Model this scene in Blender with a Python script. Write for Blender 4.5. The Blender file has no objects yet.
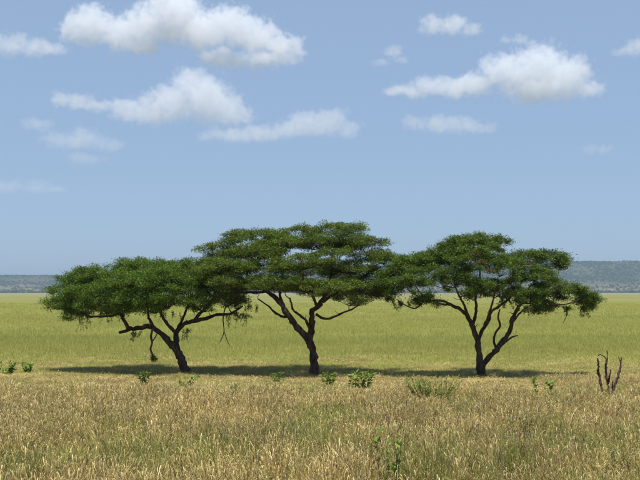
import bpy, bmesh, math, random
import numpy as np
from mathutils import Vector, Matrix

random.seed(7)
RNG = np.random.default_rng(7)
scene = bpy.context.scene
col = scene.collection
R = math.radians

# ------------------------------------------------------------------ camera
F = 930.0                      # focal length in pixels of the 640 wide photograph
CAM_Z = 4.0
HORIZON = 292.0
PITCH = math.atan((HORIZON - 240.0) / F)
cam_data = bpy.data.cameras.new('camera')
cam_data.sensor_width = 36.0
cam_data.lens = 36.0 * F / 640.0
cam_data.clip_start = 0.1
cam_data.clip_end = 100000.0
cam = bpy.data.objects.new('camera', cam_data)
col.objects.link(cam)
cam.location = (0, 0, CAM_Z)
cam.rotation_euler = (R(90) + PITCH, 0, 0)
scene.camera = cam

# ------------------------------------------------------------------ sky and sun
SUN_EL, SUN_AZ = R(75), R(168)          # azimuth from +Y, clockwise seen from above
world = bpy.data.worlds.new('World')
scene.world = world
world.use_nodes = True
wn, wl = world.node_tree.nodes, world.node_tree.links
wn.clear()
sky = wn.new('ShaderNodeTexSky')
sky.sky_type = 'NISHITA'
sky.sun_disc = False
sky.sun_elevation = SUN_EL
sky.sun_rotation = SUN_AZ
sky.altitude = 900
sky.air_density = 1.0
sky.dust_density = 0.7
sky.ozone_density = 3.5
bg = wn.new('ShaderNodeBackground')
bg.inputs['Strength'].default_value = 0.10
wo = wn.new('ShaderNodeOutputWorld')
veil = wn.new('ShaderNodeMix')           # one even blue mixed into the sky colour to flatten its bright horizon
veil.data_type = 'RGBA'
veil.inputs[0].default_value = 0.72
veil.inputs[7].default_value = (2.66, 3.74, 5.42, 1)
wl.new(sky.outputs[0], veil.inputs[6])
wl.new(veil.outputs[2], bg.inputs['Color'])
wl.new(bg.outputs[0], wo.inputs['Surface'])

sun_data = bpy.data.lights.new('sun', 'SUN')
sun_data.energy = 5.0
sun_data.angle = R(0.53)
sun_data.color = (1.0, 0.955, 0.88)
sun = bpy.data.objects.new('sun', sun_data)
col.objects.link(sun)
sdir = Vector((math.sin(SUN_AZ) * math.cos(SUN_EL), math.cos(SUN_AZ) * math.cos(SUN_EL), math.sin(SUN_EL)))
sun.rotation_euler = sdir.to_track_quat('Z', 'Y').to_euler()
sun.location = (0, 0, 60)

vs = scene.view_settings
vs.view_transform = 'Standard'
vs.look = 'None'
vs.exposure = 0.38
vs.gamma = 1.0
vs.use_curve_mapping = False

scene.render.engine = 'CYCLES'
cy = scene.cycles
cy.max_bounces = 10
cy.diffuse_bounces = 3
cy.glossy_bounces = 2
cy.transmission_bounces = 3
cy.volume_bounces = 5
cy.transparent_max_bounces = 8
cy.volume_step_rate = 2.0
cy.use_denoising = True

# ------------------------------------------------------------------ helpers
_c, _s = math.cos(PITCH), math.sin(PITCH)

def P(px, py, Y):
    """World point seen at photograph pixel (px, py), at distance Y along the ground."""
    a, b = (px - 320.0) / F, (240.0 - py) / F
    k = Y / (_c - b * _s)
    return Vector((a * k, Y, CAM_Z + (_s + b * _c) * k))

def smooth(e0, e1, x):
    t = np.clip((x - e0) / (e1 - e0), 0, 1)
    return t * t * (3 - 2 * t)

def vnoise(x, y, seed=0):
    x, y = np.asarray(x, float), np.asarray(y, float)
    xi, yi = np.floor(x).astype(np.int64), np.floor(y).astype(np.int64)
    fx, fy = x - xi, y - yi
    fx, fy = fx * fx * (3 - 2 * fx), fy * fy * (3 - 2 * fy)
    def h(i, j):
        n = (i * 374761393 + j * 668265263 + seed * 974711) & 0x7fffffff
        n = ((n ^ (n >> 13)) * 1274126177) & 0x7fffffff
        return ((n ^ (n >> 16)) & 0xffff) / 65535.0
    a, b, c, d = h(xi, yi), h(xi + 1, yi), h(xi, yi + 1), h(xi + 1, yi + 1)
    return (a * (1 - fx) + b * fx) * (1 - fy) + (c * (1 - fx) + d * fx) * fy

def fbm(x, y, seed=0, octv=4):
    t, a, s = 0, 0.5, 1.0
    for k in range(octv):
        t = t + a * vnoise(np.asarray(x) * s, np.asarray(y) * s, seed + k * 17)
        a, s = a * 0.5, s * 2.03
    return t

def ground_z(x, y):
    x, y = np.asarray(x, float), np.asarray(y, float)
    crest = 0.06 * (1 - smooth(38.0 + 0 * x, 45.0 + 0 * x, y + 1.2 * (vnoise(x * 0.12, 0 * x + 3, 5) - 0.5)))
    bumps = 0.14 * (fbm(x * 0.16, y * 0.16, 11, 3) - 0.45) * (1 - smooth(60, 160, y))
    return crest + bumps

def ground_hit(px, py):
    Y = 30.0
    for _ in range(40):
        p = P(px, py, Y)
        z = float(ground_z(p.x, p.y))
        Y += (p.z - z) / max((CAM_Z - z) / Y, 1e-4) * 0.6
    p = P(px, py, Y)
    return Vector((p.x, Y, float(ground_z(p.x, Y))))

def mesh_np(name, verts, faces, mat, parent=None, smooth_shade=False, tint=None):
    me = bpy.data.meshes.new(name)
    verts = np.asarray(verts, np.float32)
    nv = len(verts)
    me.vertices.add(nv)
    me.vertices.foreach_set('co', verts.ravel())
    faces = np.asarray(faces, np.int32)
    nf, k = faces.shape
    me.loops.add(nf * k)
    me.loops.foreach_set('vertex_index', faces.ravel())
    me.polygons.add(nf)
    me.polygons.foreach_set('loop_start', np.arange(0, nf * k, k, dtype=np.int32))
    me.polygons.foreach_set('loop_total', np.full(nf, k, np.int32))
    if smooth_shade:
        me.polygons.foreach_set('use_smooth', np.ones(nf, bool))
    if tint is not None:
        at = me.attributes.new('tint', 'FLOAT', 'POINT')
        at.data.foreach_set('value', np.asarray(tint, np.float32))
    me.update(calc_edges=True)
    me.materials.append(mat)
    o = bpy.data.objects.new(name, me)
    col.objects.link(o)
    if parent is not None:
        o.parent = parent
        o.matrix_parent_inverse = Matrix.Identity(4)
        me.transform(Matrix.Translation(-Vector(parent.location)))
    return o

def thing(name, label, cat, loc, group=None):
    o = bpy.data.objects.new(name, None)
    o.empty_display_size = 0.3
    col.objects.link(o)
    o.location = loc
    tag(o, label, cat, group)
    return o

def tag(o, label=None, cat=None, group=None, kind=None):
    if label: o['label'] = label
    if cat: o['category'] = cat
    if group: o['group'] = group
    if kind: o['kind'] = kind
    return o

# ------------------------------------------------------------------ materials
def new_mat(name):
    m = bpy.data.materials.new(name)
    m.use_nodes = True
    nt = m.node_tree
    nt.nodes.clear()
    out = nt.nodes.new('ShaderNodeOutputMaterial')
    return m, nt, nt.nodes, nt.links, out

def ramp(nt, fac, stops):
    r = nt.nodes.new('ShaderNodeValToRGB')
    el = r.color_ramp.elements
    while len(el) < len(stops): el.new(0.5)
    for e, (p, c) in zip(el, stops):
        e.position = p
        e.color = (*c, 1)
    nt.links.new(fac, r.inputs[0])
    return r.outputs[0]

def noise(nt, scale, vec, detail=4, rough=0.55, dims='3D'):
    n = nt.nodes.new('ShaderNodeTexNoise')
    n.inputs['Scale'].default_value = scale
    n.inputs['Detail'].default_value = detail
    n.inputs['Roughness'].default_value = rough
    if vec is not None: nt.links.new(vec, n.inputs['Vector'])
    return n.outputs[0]

def mixc(nt, fac, a, b, mode='MIX'):
    m = nt.nodes.new('ShaderNodeMix')
    m.data_type = 'RGBA'
    m.blend_type = mode
    for s, v in ((m.inputs[0], fac), (m.inputs[6], a), (m.inputs[7], b)):
        if hasattr(v, 'is_linked'): nt.links.new(v, s)
        elif isinstance(v, tuple): s.default_value = (*v, 1)
        else: s.default_value = v
    return m.outputs[2]

def world_pos(nt):
    return nt.nodes.new('ShaderNodeNewGeometry').outputs['Position']

def leaf_mat(name, dark, mid, light, transl=0.3, patch=1.2, rough=0.6, var=0.25):
    """Thin leaf: diffuse plus light coming through; colour varies leaf by leaf and patch by patch."""
    m, nt, N, L, out = new_mat(name)
    at = N.new('ShaderNodeAttribute')
    at.attribute_name = 'tint'
    c = ramp(nt, at.outputs['Fac'], [(0.0, dark), (0.5, mid), (1.0, light)])
    pn = noise(nt, patch, world_pos(nt), 3)
    hs = N.new('ShaderNodeHueSaturation')
    mr = N.new('ShaderNodeMapRange')
    mr.inputs['From Min'].default_value = 0.3; mr.inputs['From Max'].default_value = 0.7
    mr.inputs['To Min'].default_value = 1 - var; mr.inputs['To Max'].default_value = 1 + var
    L.new(pn, mr.inputs['Value'])
    L.new(mr.outputs[0], hs.inputs['Value'])
    L.new(c, hs.inputs['Color'])
    d = N.new('ShaderNodeBsdfPrincipled')
    d.inputs['Roughness'].default_value = rough
    d.inputs['Specular IOR Level'].default_value = 0.25
    L.new(hs.outputs[0], d.inputs['Base Color'])
    t = N.new('ShaderNodeBsdfTranslucent')
    L.new(hs.outputs[0], t.inputs['Color'])
    mx = N.new('ShaderNodeMixShader')
    mx.inputs[0].default_value = transl
    L.new(d.outputs[0], mx.inputs[1]); L.new(t.outputs[0], mx.inputs[2])
    L.new(mx.outputs[0], out.inputs['Surface'])
    return m

def bark_mat(name, dark, light, scale=7.0):
    m, nt, N, L, out = new_mat(name)
    tc = N.new('ShaderNodeMapping')
    L.new(world_pos(nt), tc.inputs['Vector'])
    tc.inputs['Scale'].default_value = (1, 1, 0.3)
    n1 = noise(nt, scale, tc.outputs[0], 6, 0.65)
    c = ramp(nt, n1, [(0.3, dark), (0.7, light)])
    d = N.new('ShaderNodeBsdfPrincipled')
    d.inputs['Roughness'].default_value = 0.9
    d.inputs['Specular IOR Level'].default_value = 0.15
    L.new(c, d.inputs['Base Color'])
    b = N.new('ShaderNodeBump')
    b.inputs['Strength'].default_value = 0.9
    b.inputs['Distance'].default_value = 0.05
    L.new(noise(nt, scale * 2.2, tc.outputs[0], 5, 0.6), b.inputs['Height'])
    L.new(b.outputs[0], d.inputs['Normal'])
    L.new(d.outputs[0], out.inputs['Surface'])
    return m

M_BARK = bark_mat('acacia_bark', (0.018, 0.012, 0.008), (0.112, 0.077, 0.054))
M_BARK_PALE = bark_mat('dead_bark', (0.05, 0.034, 0.024), (0.16, 0.12, 0.09))
M_BARK_DEAD = bark_mat('dead_shrub_bark', (0.025, 0.017, 0.014), (0.13, 0.085, 0.065), 14)
M_LEAF1 = leaf_mat('acacia_leaf_bright', (0.038, 0.078, 0.006), (0.091, 0.160, 0.013), (0.176, 0.262, 0.028))
M_LEAF2 = leaf_mat('acacia_leaf_olive', (0.042, 0.070, 0.006), (0.102, 0.152, 0.015), (0.198, 0.262, 0.032))
M_LEAF3 = leaf_mat('acacia_leaf_deep', (0.038, 0.072, 0.008), (0.090, 0.145, 0.016), (0.168, 0.235, 0.032))
M_RUST = leaf_mat('dry_leaf', (0.07, 0.055, 0.012), (0.11, 0.085, 0.02), (0.16, 0.13, 0.04))
M_PLANT = leaf_mat('weed_leaf', (0.08, 0.14, 0.018), (0.16, 0.25, 0.035), (0.26, 0.35, 0.06), 0.35)
M_PLANT_PALE = leaf_mat('sage_leaf', (0.14, 0.165, 0.05), (0.25, 0.275, 0.085), (0.37, 0.385, 0.14), 0.3)
M_BUSH = leaf_mat('bush_leaf', (0.12, 0.165, 0.026), (0.22, 0.275, 0.055), (0.34, 0.38, 0.10), 0.3)
M_STEM = leaf_mat('weed_stem', (0.06, 0.05, 0.02), (0.10, 0.09, 0.035), (0.16, 0.14, 0.05), 0.0)
M_DRY = leaf_mat('dry_grass', (0.21, 0.140, 0.050), (0.48, 0.375, 0.140), (0.80, 0.67, 0.33), 0.3, 0.35)
M_PLAING = leaf_mat('plain_grass', (0.22, 0.235, 0.045), (0.365, 0.370, 0.085), (0.53, 0.50, 0.17), 0.35, 0.06, 0.6, 0.10)
M_GREENG = leaf_mat('green_grass', (0.13, 0.155, 0.026), (0.27, 0.295, 0.058), (0.48, 0.46, 0.15), 0.35, 0.25)

# ------------------------------------------------------------------ ground
def ground_material():
    m, nt, N, L, out = new_mat('savanna_ground')
    pos = world_pos(nt)
    mp = N.new('ShaderNodeMapping')
    mp.inputs['Scale'].default_value = (0.35, 1, 1)
    L.new(pos, mp.inputs['Vector'])
    big = noise(nt, 0.012, mp.outputs[0], 5, 0.6)
    c = ramp(nt, big, [(0.30, (0.145, 0.165, 0.045)), (0.5, (0.190, 0.195, 0.065)), (0.72, (0.255, 0.225, 0.095))])
    fine = noise(nt, 1.3, pos, 6, 0.7)
    c = mixc(nt, 0.5, c, ramp(nt, fine, [(0.25, (0.45, 0.45, 0.4)), (0.75, (1.25, 1.2, 1.1))]), 'MULTIPLY')
    # dry, litter-covered soil near the rise
    sx = N.new('ShaderNodeSeparateXYZ'); L.new(pos, sx.inputs[0])
    mr = N.new('ShaderNodeMapRange')
    mr.inputs['From Min'].default_value = 50; mr.inputs['From Max'].default_value = 42
    L.new(sx.outputs[1], mr.inputs['Value'])
    dry = ramp(nt, noise(nt, 2.1, pos, 6, 0.7), [(0.3, (0.10, 0.065, 0.035)), (0.7, (0.26, 0.18, 0.09))])
    c = mixc(nt, mr.outputs[0], c, dry)
    # pale bare edge of the plain before the wooded slope
    far = N.new('ShaderNodeMapRange')
    far.inputs['From Min'].default_value = 700; far.inputs['From Max'].default_value = 2200
    L.new(sx.outputs[1], far.inputs['Value'])
    c = mixc(nt, far.outputs[0], c, (0.21, 0.195, 0.115))
    d = N.new('ShaderNodeBsdfDiffuse')
    L.new(c, d.inputs['Color'])
    L.new(d.outputs[0], out.inputs['Surface'])
    return m

def build_ground():
    def axis(lo, hi, d0, g):
        v, x, d = [], 0.0, d0
        while x < hi:
            v.append(x); x += d; d *= g
        v.append(hi)
        return np.array(v)
    xs = axis(0, 14000, 0.8, 1.07)
    xs = np.concatenate([-xs[:0:-1], xs])
    ys = 2.0 + axis(0, 13998, 0.6, 1.035)
    back = -axis(0, 13000, 6, 1.3)[:0:-1]
    ys = np.concatenate([back, ys])
    X, Y = np.meshgrid(xs, ys)
    Z = ground_z(X, Y)
    nx, ny = len(xs), len(ys)
    i = np.arange(nx * ny).reshape(ny, nx)
    f = np.stack([i[:-1, :-1], i[:-1, 1:], i[1:, 1:], i[1:, :-1]], -1).reshape(-1, 4)
    o = mesh_np('ground', np.stack([X, Y, Z], -1).reshape(-1, 3), f, ground_material(), None, True)
    tag(o, 'open grassy plain reaching to the wooded hills', None, None, 'structure')
build_ground()

# ------------------------------------------------------------------ hills
def hill_height(x, y):
    # long flat-topped ridge, higher towards +x
    crest = 98 + 78 * smooth(-900, 1300, x) + 5 * (fbm(x * 0.004, x * 0 + 2, 21, 4) - 0.5) * 2
    prof = 0.30 * smooth(3600, 4500, y) + 0.70 * smooth(4300, 5200, y + 500 * (fbm(x * 0.0013, y * 0.0008, 31, 3) - 0.5))
    gul = 1 - 0.20 * (fbm(x * 0.004, y * 0.0022, 41, 4) - 0.3) * (1 - smooth(4900, 5300, y))
    return crest * prof * gul - 1.5

def hill_material():
    m, nt, N, L, out = new_mat('hill_scrub')
    pos = world_pos(nt)
    c = ramp(nt, noise(nt, 0.006, pos, 5, 0.6), [(0.35, (0.035, 0.045, 0.022)), (0.55, (0.055, 0.06, 0.032)), (0.75, (0.13, 0.105, 0.065))])
    sx = N.new('ShaderNodeSeparateXYZ'); L.new(pos, sx.inputs[0])
    low = N.new('ShaderNodeMapRange')          # dry grass on the gentle foot of the slope
    low.inputs['From Min'].default_value = 75; low.inputs['From Max'].default_value = 15
    L.new(sx.outputs[2], low.inputs['Value'])
    c = mixc(nt, low.outputs[0], c, ramp(nt, noise(nt, 0.011, pos, 5, 0.6), [(0.35, (0.06, 0.06, 0.035)), (0.65, (0.20, 0.165, 0.10))]))
    d = N.new('ShaderNodeBsdfDiffuse')
    L.new(c, d.inputs['Color'])
    L.new(d.outputs[0], out.inputs['Surface'])
    return m

def build_hills():
    xs = np.linspace(-9000, 9000, 361)
    ys = np.linspace(3450, 7000, 90)
    X, Y = np.meshgrid(xs, ys)
    Z = hill_height(X, Y)
    nx, ny = len(xs), len(ys)
    i = np.arange(nx * ny).reshape(ny, nx)
    f = np.stack([i[:-1, :-1], i[:-1, 1:], i[1:, 1:], i[1:, :-1]], -1).reshape(-1, 4)
    o = mesh_np('hills', np.stack([X, Y, Z], -1).reshape(-1, 3), f, hill_material(), None, True)
    tag(o, 'long flat wooded ridge fading into blue haze', None, None, 'structure')
build_hills()

# ------------------------------------------------------------------ point scatter with geometry nodes
def proto_collection(name, objs):
    c = bpy.data.collections.new(name)
    for o in objs:
        for u in list(o.users_collection): u.objects.unlink(o)
        c.objects.link(o)
    return c

def scatter(name, pts, rotz, tilt, scl, idx, coll):
    n = len(pts)
    me = bpy.data.meshes.new(name)
    me.vertices.add(n)
    me.vertices.foreach_set('co', np.asarray(pts, np.float32).ravel())
    rot = np.zeros((n, 3), np.float32)
    rot[:, 2] = rotz; rot[:, 0] = tilt[:, 0]; rot[:, 1] = tilt[:, 1]
    a = me.attributes.new('rot', 'FLOAT_VECTOR', 'POINT'); a.data.foreach_set('vector', rot.ravel())
    a = me.attributes.new('scl', 'FLOAT_VECTOR', 'POINT'); a.data.foreach_set('vector', np.asarray(scl, np.float32).ravel())
    a = me.attributes.new('idx', 'INT', 'POINT'); a.data.foreach_set('value', np.asarray(idx, np.int32))
    o = bpy.data.objects.new(name, me)
    col.objects.link(o)
    g = bpy.data.node_groups.new(name + '_scatter', 'GeometryNodeTree')
    g.interface.new_socket('Geometry', in_out='INPUT', socket_type='NodeSocketGeometry')
    g.interface.new_socket('Geometry', in_out='OUTPUT', socket_type='NodeSocketGeometry')
    gi, go = g.nodes.new('NodeGroupInput'), g.nodes.new('NodeGroupOutput')
    ci = g.nodes.new('GeometryNodeCollectionInfo')
    ci.inputs['Collection'].default_value = coll
    ci.inputs['Separate Children'].default_value = True
    ci.inputs['Reset Children'].default_value = True
    io = g.nodes.new('GeometryNodeInstanceOnPoints')
    io.inputs['Pick Instance'].default_value = True
    def attr(nm, typ):
        t = g.nodes.new('GeometryNodeInputNamedAttribute')
        t.data_type = typ
        t.inputs['Name'].default_value = nm
        return t.outputs[0]
    L = g.links
    L.new(gi.outputs[0], io.inputs['Points'])
    L.new(ci.outputs[0], io.inputs['Instance'])
    L.new(attr('idx', 'INT'), io.inputs['Instance Index'])
    L.new(attr('rot', 'FLOAT_VECTOR'), io.inputs['Rotation'])
    L.new(attr('scl', 'FLOAT_VECTOR'), io.inputs['Scale'])
    L.new(io.outputs[0], go.inputs[0])
    md = o.modifiers.new('scatter', 'NODES')
    md.node_group = g
    return o

# ---- far bushes and trees on the hills and along the foot of the ridge
def far_tree_proto(i, flat):
    vs_, fs_, tn = [], [], []
    rg = np.random.default_rng(100 + i)
    for k in range(46):
        d = rg.normal(size=3); d /= np.linalg.norm(d)
        d[2] = abs(d[2]) * flat + 0.35
        p = d * np.array([0.42, 0.42, 0.55]) * rg.uniform(0.6, 1.1) + [0, 0, 0.15]
        s = rg.uniform(0.16, 0.30)
        for _ in range(2):
            u, v = rg.normal(size=3), rg.normal(size=3)
            u /= np.linalg.norm(u); v -= u * v.dot(u); v /= np.linalg.norm(v)
            b = len(vs_)
            vs_ += [p + u * s, p + v * s * 0.8, p - u * s, p - v * s * 0.8]
            fs_.append([b, b + 1, b + 2, b + 3])
            tn += [rg.uniform()] * 4
    return mesh_np('far_tree', vs_, fs_, M_LEAF3, None, False, tn)
FAR = proto_collection('far_trees', [far_tree_proto(i, 0.5 + 0.15 * i) for i in range(4)])

def far_woods():
    n = 60000
    x = RNG.uniform(-3400, 3400, n); y = RNG.uniform(3550, 5350, n)
    dens = np.clip((fbm(x * 0.006, y * 0.004, 51, 4) - 0.30) * 3.2, 0.10, 1) * (0.16 + 0.84 * smooth(3750, 4650, y))
    k = RNG.uniform(size=n) < dens
    x, y = x[k], y[k]
    s = RNG.uniform(4, 11, len(x))
    pts = np.stack([x, y, hill_height(x, y) - 0.5], -1)
    o = scatter('woodland', pts, RNG.uniform(0, 6.28, len(x)), np.zeros((len(x), 2)),
                np.stack([s * 1.25, s * 1.25, s * 0.8], -1), RNG.integers(0, 4, len(x)), FAR)
    tag(o, 'dark scrub and trees dotted over the hazy ridge', 'woodland', None, 'stuff')
    n = 1500
    x = RNG.uniform(-2600, 2600, n)
    y = 3380 + RNG.normal(0, 35, n) + 60 * np.sin(x * 0.002)
    k = vnoise(x * 0.004, x * 0 + 7, 9) > 0.25
    x, y = x[k], y[k]
    s = RNG.uniform(8, 16, len(x))
    pts = np.stack([x, y, ground_z(x, y) - 0.3], -1)
    o = scatter('treeline', pts, RNG.uniform(0, 6.28, len(x)), np.zeros((len(x), 2)),
                np.stack([s * 1.4, s * 1.4, s * 0.75], -1), RNG.integers(0, 4, len(x)), FAR)
    tag(o, 'thin dark line of trees along the foot of the ridge', 'treeline', None, 'stuff')
far_woods()

# ------------------------------------------------------------------ tubes for trunks, limbs and stems
def catmull(pts, rad, step):
    pts = [Vector(p) for p in pts]
    op, orr = [], []
    n = len(pts)
    for i in range(n - 1):
        p0, p1, p2, p3 = pts[max(i - 1, 0)], pts[i], pts[i + 1], pts[min(i + 2, n - 1)]
        m = max(2, int((p2 - p1).length / step))
        for k in range(m):
            t = k / m
            t2, t3 = t * t, t * t * t
            op.append(0.5 * ((2 * p1) + (p2 - p0) * t + (2 * p0 - 5 * p1 + 4 * p2 - p3) * t2 + (3 * p1 - p0 - 3 * p2 + p3) * t3))
            orr.append(rad[i] * (1 - t) + rad[i + 1] * t)
    op.append(pts[-1]); orr.append(rad[-1])
    return op, orr

class Geo:
    def __init__(self): self.v, self.f, self.t = [], [], []
    def tube(self, pts, rad, sides=8, gnarl=0.0, rg=random, tint=0.5, cap=True):
        base = len(self.v)
        up = Vector((0.13, 0.97, 0.2))
        n = len(pts)
        prev = None
        for i, (p, r) in enumerate(zip(pts, rad)):
            d = (pts[min(i + 1, n - 1)] - pts[max(i - 1, 0)])
            if d.length < 1e-6: d = Vector((0, 0, 1))
            d.normalize()
            u = (prev - d * prev.dot(d)) if prev is not None else d.cross(up)
            if u.length < 1e-5: u = d.orthogonal()
            u.normalize(); prev = u
            w = d.cross(u)
            for k in range(sides):
                a = 2 * math.pi * k / sides
                rr = r * (1 + gnarl * (rg.random() - 0.5) + gnarl * 0.8 * math.sin(3 * a + i * 0.35))
                self.v.append(p + u * math.cos(a) * rr + w * math.sin(a) * rr)
                self.t.append(tint)
        for i in range(n - 1):
            for k in range(sides):
                a, b = base + i * sides + k, base + i * sides + (k + 1) % sides
                self.f.append((a, b, b + sides, a + sides))
        if cap:
            self.v.append(pts[-1]); self.t.append(tint)
            e = len(self.v) - 1
            q = base + (n - 1) * sides
            for k in range(sides): self.f.append((q + k, q + (k + 1) % sides, e, e))
    def build(self, name, mat, parent, sm=True):
        v = np.array([tuple(p) for p in self.v], np.float32)
        f = np.array([(a, b, c, d) for a, b, c, d in self.f], np.int32)
        tri = f[f[:, 2] == f[:, 3]][:, :3]
        quad = f[f[:, 2] != f[:, 3]]
        t2 = np.concatenate([quad[:, [0, 1, 2]], quad[:, [0, 2, 3]], tri]) if len(tri) else None
        if t2 is None: return mesh_np(name, v, quad, mat, parent, sm, self.t)
        return mesh_np(name, v, t2, mat, parent, sm, self.t)

# ------------------------------------------------------------------ leaves
def leaf_cloud(centers, radii, counts, rg, size=(0.030, 0.068), soft=0.0, upbias=0.9):
    """Diamond-shaped leaflets spread through flattened clumps."""
    c = np.repeat(centers, counts, 0)
    r = np.repeat(radii, counts, 0)
    n = len(c)
    d = rg.normal(size=(n, 3))
    d /= np.linalg.norm(d, axis=1, keepdims=True)
    rad = rg.uniform(0, 1, n) ** 0.45
    rad = np.where(rg.uniform(size=n) < soft, np.minimum(np.abs(rg.normal(0, 0.75, n)), 1.5), rad)
    off = d * rad[:, None] * r
    off[:, 2] = np.minimum(off[:, 2], 1.1 * r[:, 2])
    p = c + off
    # leaf axis points outward from the clump, surface normal leans up
    ax = d * [1, 1, 0.5] + rg.normal(0, 0.55, (n, 3)) + [0, 0, 0.15]
    ax /= np.linalg.norm(ax, axis=1, keepdims=True)
    nn = rg.normal(0, 0.75, (n, 3)) + [0, 0, upbias]
    sd = np.cross(nn, ax)
    sd /= np.linalg.norm(sd, axis=1, keepdims=True) + 1e-9
    L = rg.uniform(size[0], size[1], n)[:, None]
    W = L * rg.uniform(0.20, 0.34, n)[:, None]
    v = np.stack([p - ax * L, p + sd * W, p + ax * L, p - sd * W], 1).reshape(-1, 3)
    f = np.arange(4 * n).reshape(n, 4)
    t = np.repeat(np.clip(rg.normal(0.5, 0.24, n), 0, 1), 4)
    return v, f, t

# ------------------------------------------------------------------ acacia trees
def build_tree(label, Y, base_px, limbs, pads, leafmat, seed, density, hang=(), clump=(0.42, 0.42, 0.17), loose=0.0, rust=(), dead=()):
    rg = np.random.default_rng(seed)
    pr = random.Random(seed)
    b = P(base_px[0], base_px[1], Y)
    b.z = float(ground_z(b.x, b.y)) - 0.02
    tree = thing('acacia_tree', label, 'tree', b, 'umbrella acacias on the plain')
    s = Y / F
    nodes = []          # (point, radius) to hang further branches on
    for li, spec in enumerate(limbs):
        pts = [P(x, y, Y + dy) for x, y, dy, w in spec]
        if li == 0:
            pts[0] = Vector((pts[0].x, pts[0].y, b.z - 0.25))
        rad = [w * s * 0.45 for x, y, dy, w in spec]
        for i in range(1 if li else 2, len(pts) - 1):
            pts[i] = pts[i] + Vector((pr.gauss(0, .035), pr.gauss(0, .08), pr.gauss(0, .035)))
        q, r = catmull(pts, rad, 0.13)
        for i in range(len(q)):
            if i and i < len(q) - 1:
                q[i] = q[i] + Vector((pr.gauss(0, 1), pr.gauss(0, 1), pr.gauss(0, 1))) * min(0.18 * r[i], 0.02)
        if li == 0:      # flare at the root
            for i in range(len(r)):
                h = (q[i].z - b.z)
                r[i] *= 1 + 0.45 * math.exp(-max(h, 0) / 0.18)
        g = Geo()
        g.tube(q, [x * (1 + 0.10 * math.sin(i * 1.7 + li) + pr.gauss(0, .05)) for i, x in enumerate(r)], 12 if li < 3 else 8, 0.20, pr)
        for _ in range(3 if li < 2 else 1):         # broken twig stubs
            k = pr.randrange(len(q) // 4, len(q) - 1)
            e = Vector((pr.gauss(0, 1), pr.gauss(0, 1), abs(pr.gauss(.5, .6)))).normalized()
            l = pr.uniform(.15, .4)
            g.tube([q[k], q[k] + e * l * .5, q[k] + e * l + Vector((pr.gauss(0, .05), 0, .06))], [min(r[k] * .35, .03), min(r[k] * .28, .022), .008], 5, .2, pr)
        g.build('trunk' if li == 0 else 'limb', M_BARK, tree)
        start = 0.35 if li else 0.8
        nodes += [(q[i], r[i]) for i in range(int(len(q) * start), len(q), 2)]
    # dead limbs without leaves
    for spec in dead:
        q, r = catmull([P(x, y, Y + dy) for x, y, dy, w in spec], [w * s * 0.5 for x, y, dy, w in spec], 0.10)
        g = Geo(); g.tube(q, r, 6, 0.2, pr)
        g.build('dead_branch', M_BARK, tree)
    # pads in depth
    hubs = []
    for (px, py, rx, rz, dy) in pads:
        dy *= 0.78
        c = P(px, py, Y + dy)
        hubs.append((c, rx * s * (Y + dy) / Y, rz * s))
    # nearest pads first, so branches chain outwards like a real crown
    todo = list(range(len(hubs)))
    hub_r = {}
    while todo:
        best = None
        for i in todo:
            c, rx, rz = hubs[i]
            tgt = c - Vector((0, 0, rz * 0.7))
            for j, (p, r) in enumerate(nodes):
                d = tgt - p
                cost = d.length + (0.8 * max(0, -d.z)) + 0.25 * max(0, d.z - 1.2 * math.hypot(d.x, d.y))
                if best is None or cost < best[0]: best = (cost, i, j, tgt)
        _, i, j, tgt = best
        p, r = nodes[j]
        todo.remove(i)
        d = tgt - p
        m1 = p + d * 0.35 + Vector((pr.gauss(0, .1), pr.gauss(0, .1), 0.10 * d.length))* (0.6 if d.length < 1 else 1)
        m2 = p + d * 0.7 + Vector((pr.gauss(0, .10), pr.gauss(0, .10), 0.10 * d.length + pr.gauss(0, .04)))
        r0 = min(r * 0.75, 0.028 + 0.022 * d.length)
        q, rr = catmull([p, m1, m2, tgt], [r0, r0 * 0.8, r0 * 0.62, r0 * 0.45], 0.16)
        br = Geo(); br.tube(q, rr, 6, 0.12, pr); br.build('branch', M_BARK, tree)
        nodes += [(q[k], rr[k]) for k in range(2, len(q), 2)]
        hub_r[i] = rr[-1]
    tw = Geo()
    C, RR, CN = [], [], []
    for i, (c, rx, rz) in enumerate(hubs):
        ns = max(7, int(density * rx * rx * 17))
        hub = c - Vector((0, 0, rz * 0.7))
        for k in range(ns):
            a = 2 * math.pi * (k * 0.618 + pr.random() * 0.25)
            q = math.sqrt((k + 0.5) / ns) * (0.98 + loose * pr.gauss(0, .30))
            zz = math.sqrt(max(0, 1 - min(q, 1) ** 2))
            lay = pr.random()
            z = zz * rz * (0.95 if lay < 0.6 else pr.uniform(-0.4, 0.7)) + pr.gauss(0, 0.05 + 0.15 * loose)
            sp = Vector((c.x + rx * q * math.cos(a), c.y + rx * 0.75 * q * math.sin(a), c.z + z - 0.06))
            sc = pr.uniform(0.7, 1.25)
            C.append(tuple(sp)); RR.append((clump[0] * sc, clump[1] * sc, clump[2] * sc * pr.uniform(0.7, 1.35)))
            CN.append(int(pr.uniform(0.6, 1.3) * 170 * sc))
            mid = hub.lerp(sp, 0.5) + Vector((pr.gauss(0, .05), pr.gauss(0, .05), pr.gauss(0.02, .04)))
            r0 = min(hub_r[i] * 0.9, 0.028)
            tw.tube([hub, mid, sp - Vector((0, 0, 0.05))], [r0, r0 * 0.65, 0.005], 4, 0, pr, cap=False)
            for _ in range(2):
                e = sp + Vector((pr.gauss(0, clump[0] * .6), pr.gauss(0, clump[0] * .6), pr.gauss(0, clump[2] * .6)))
                tw.tube([mid.lerp(sp, 0.6), e], [0.008, 0.004], 3, 0, pr, cap=False)
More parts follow.
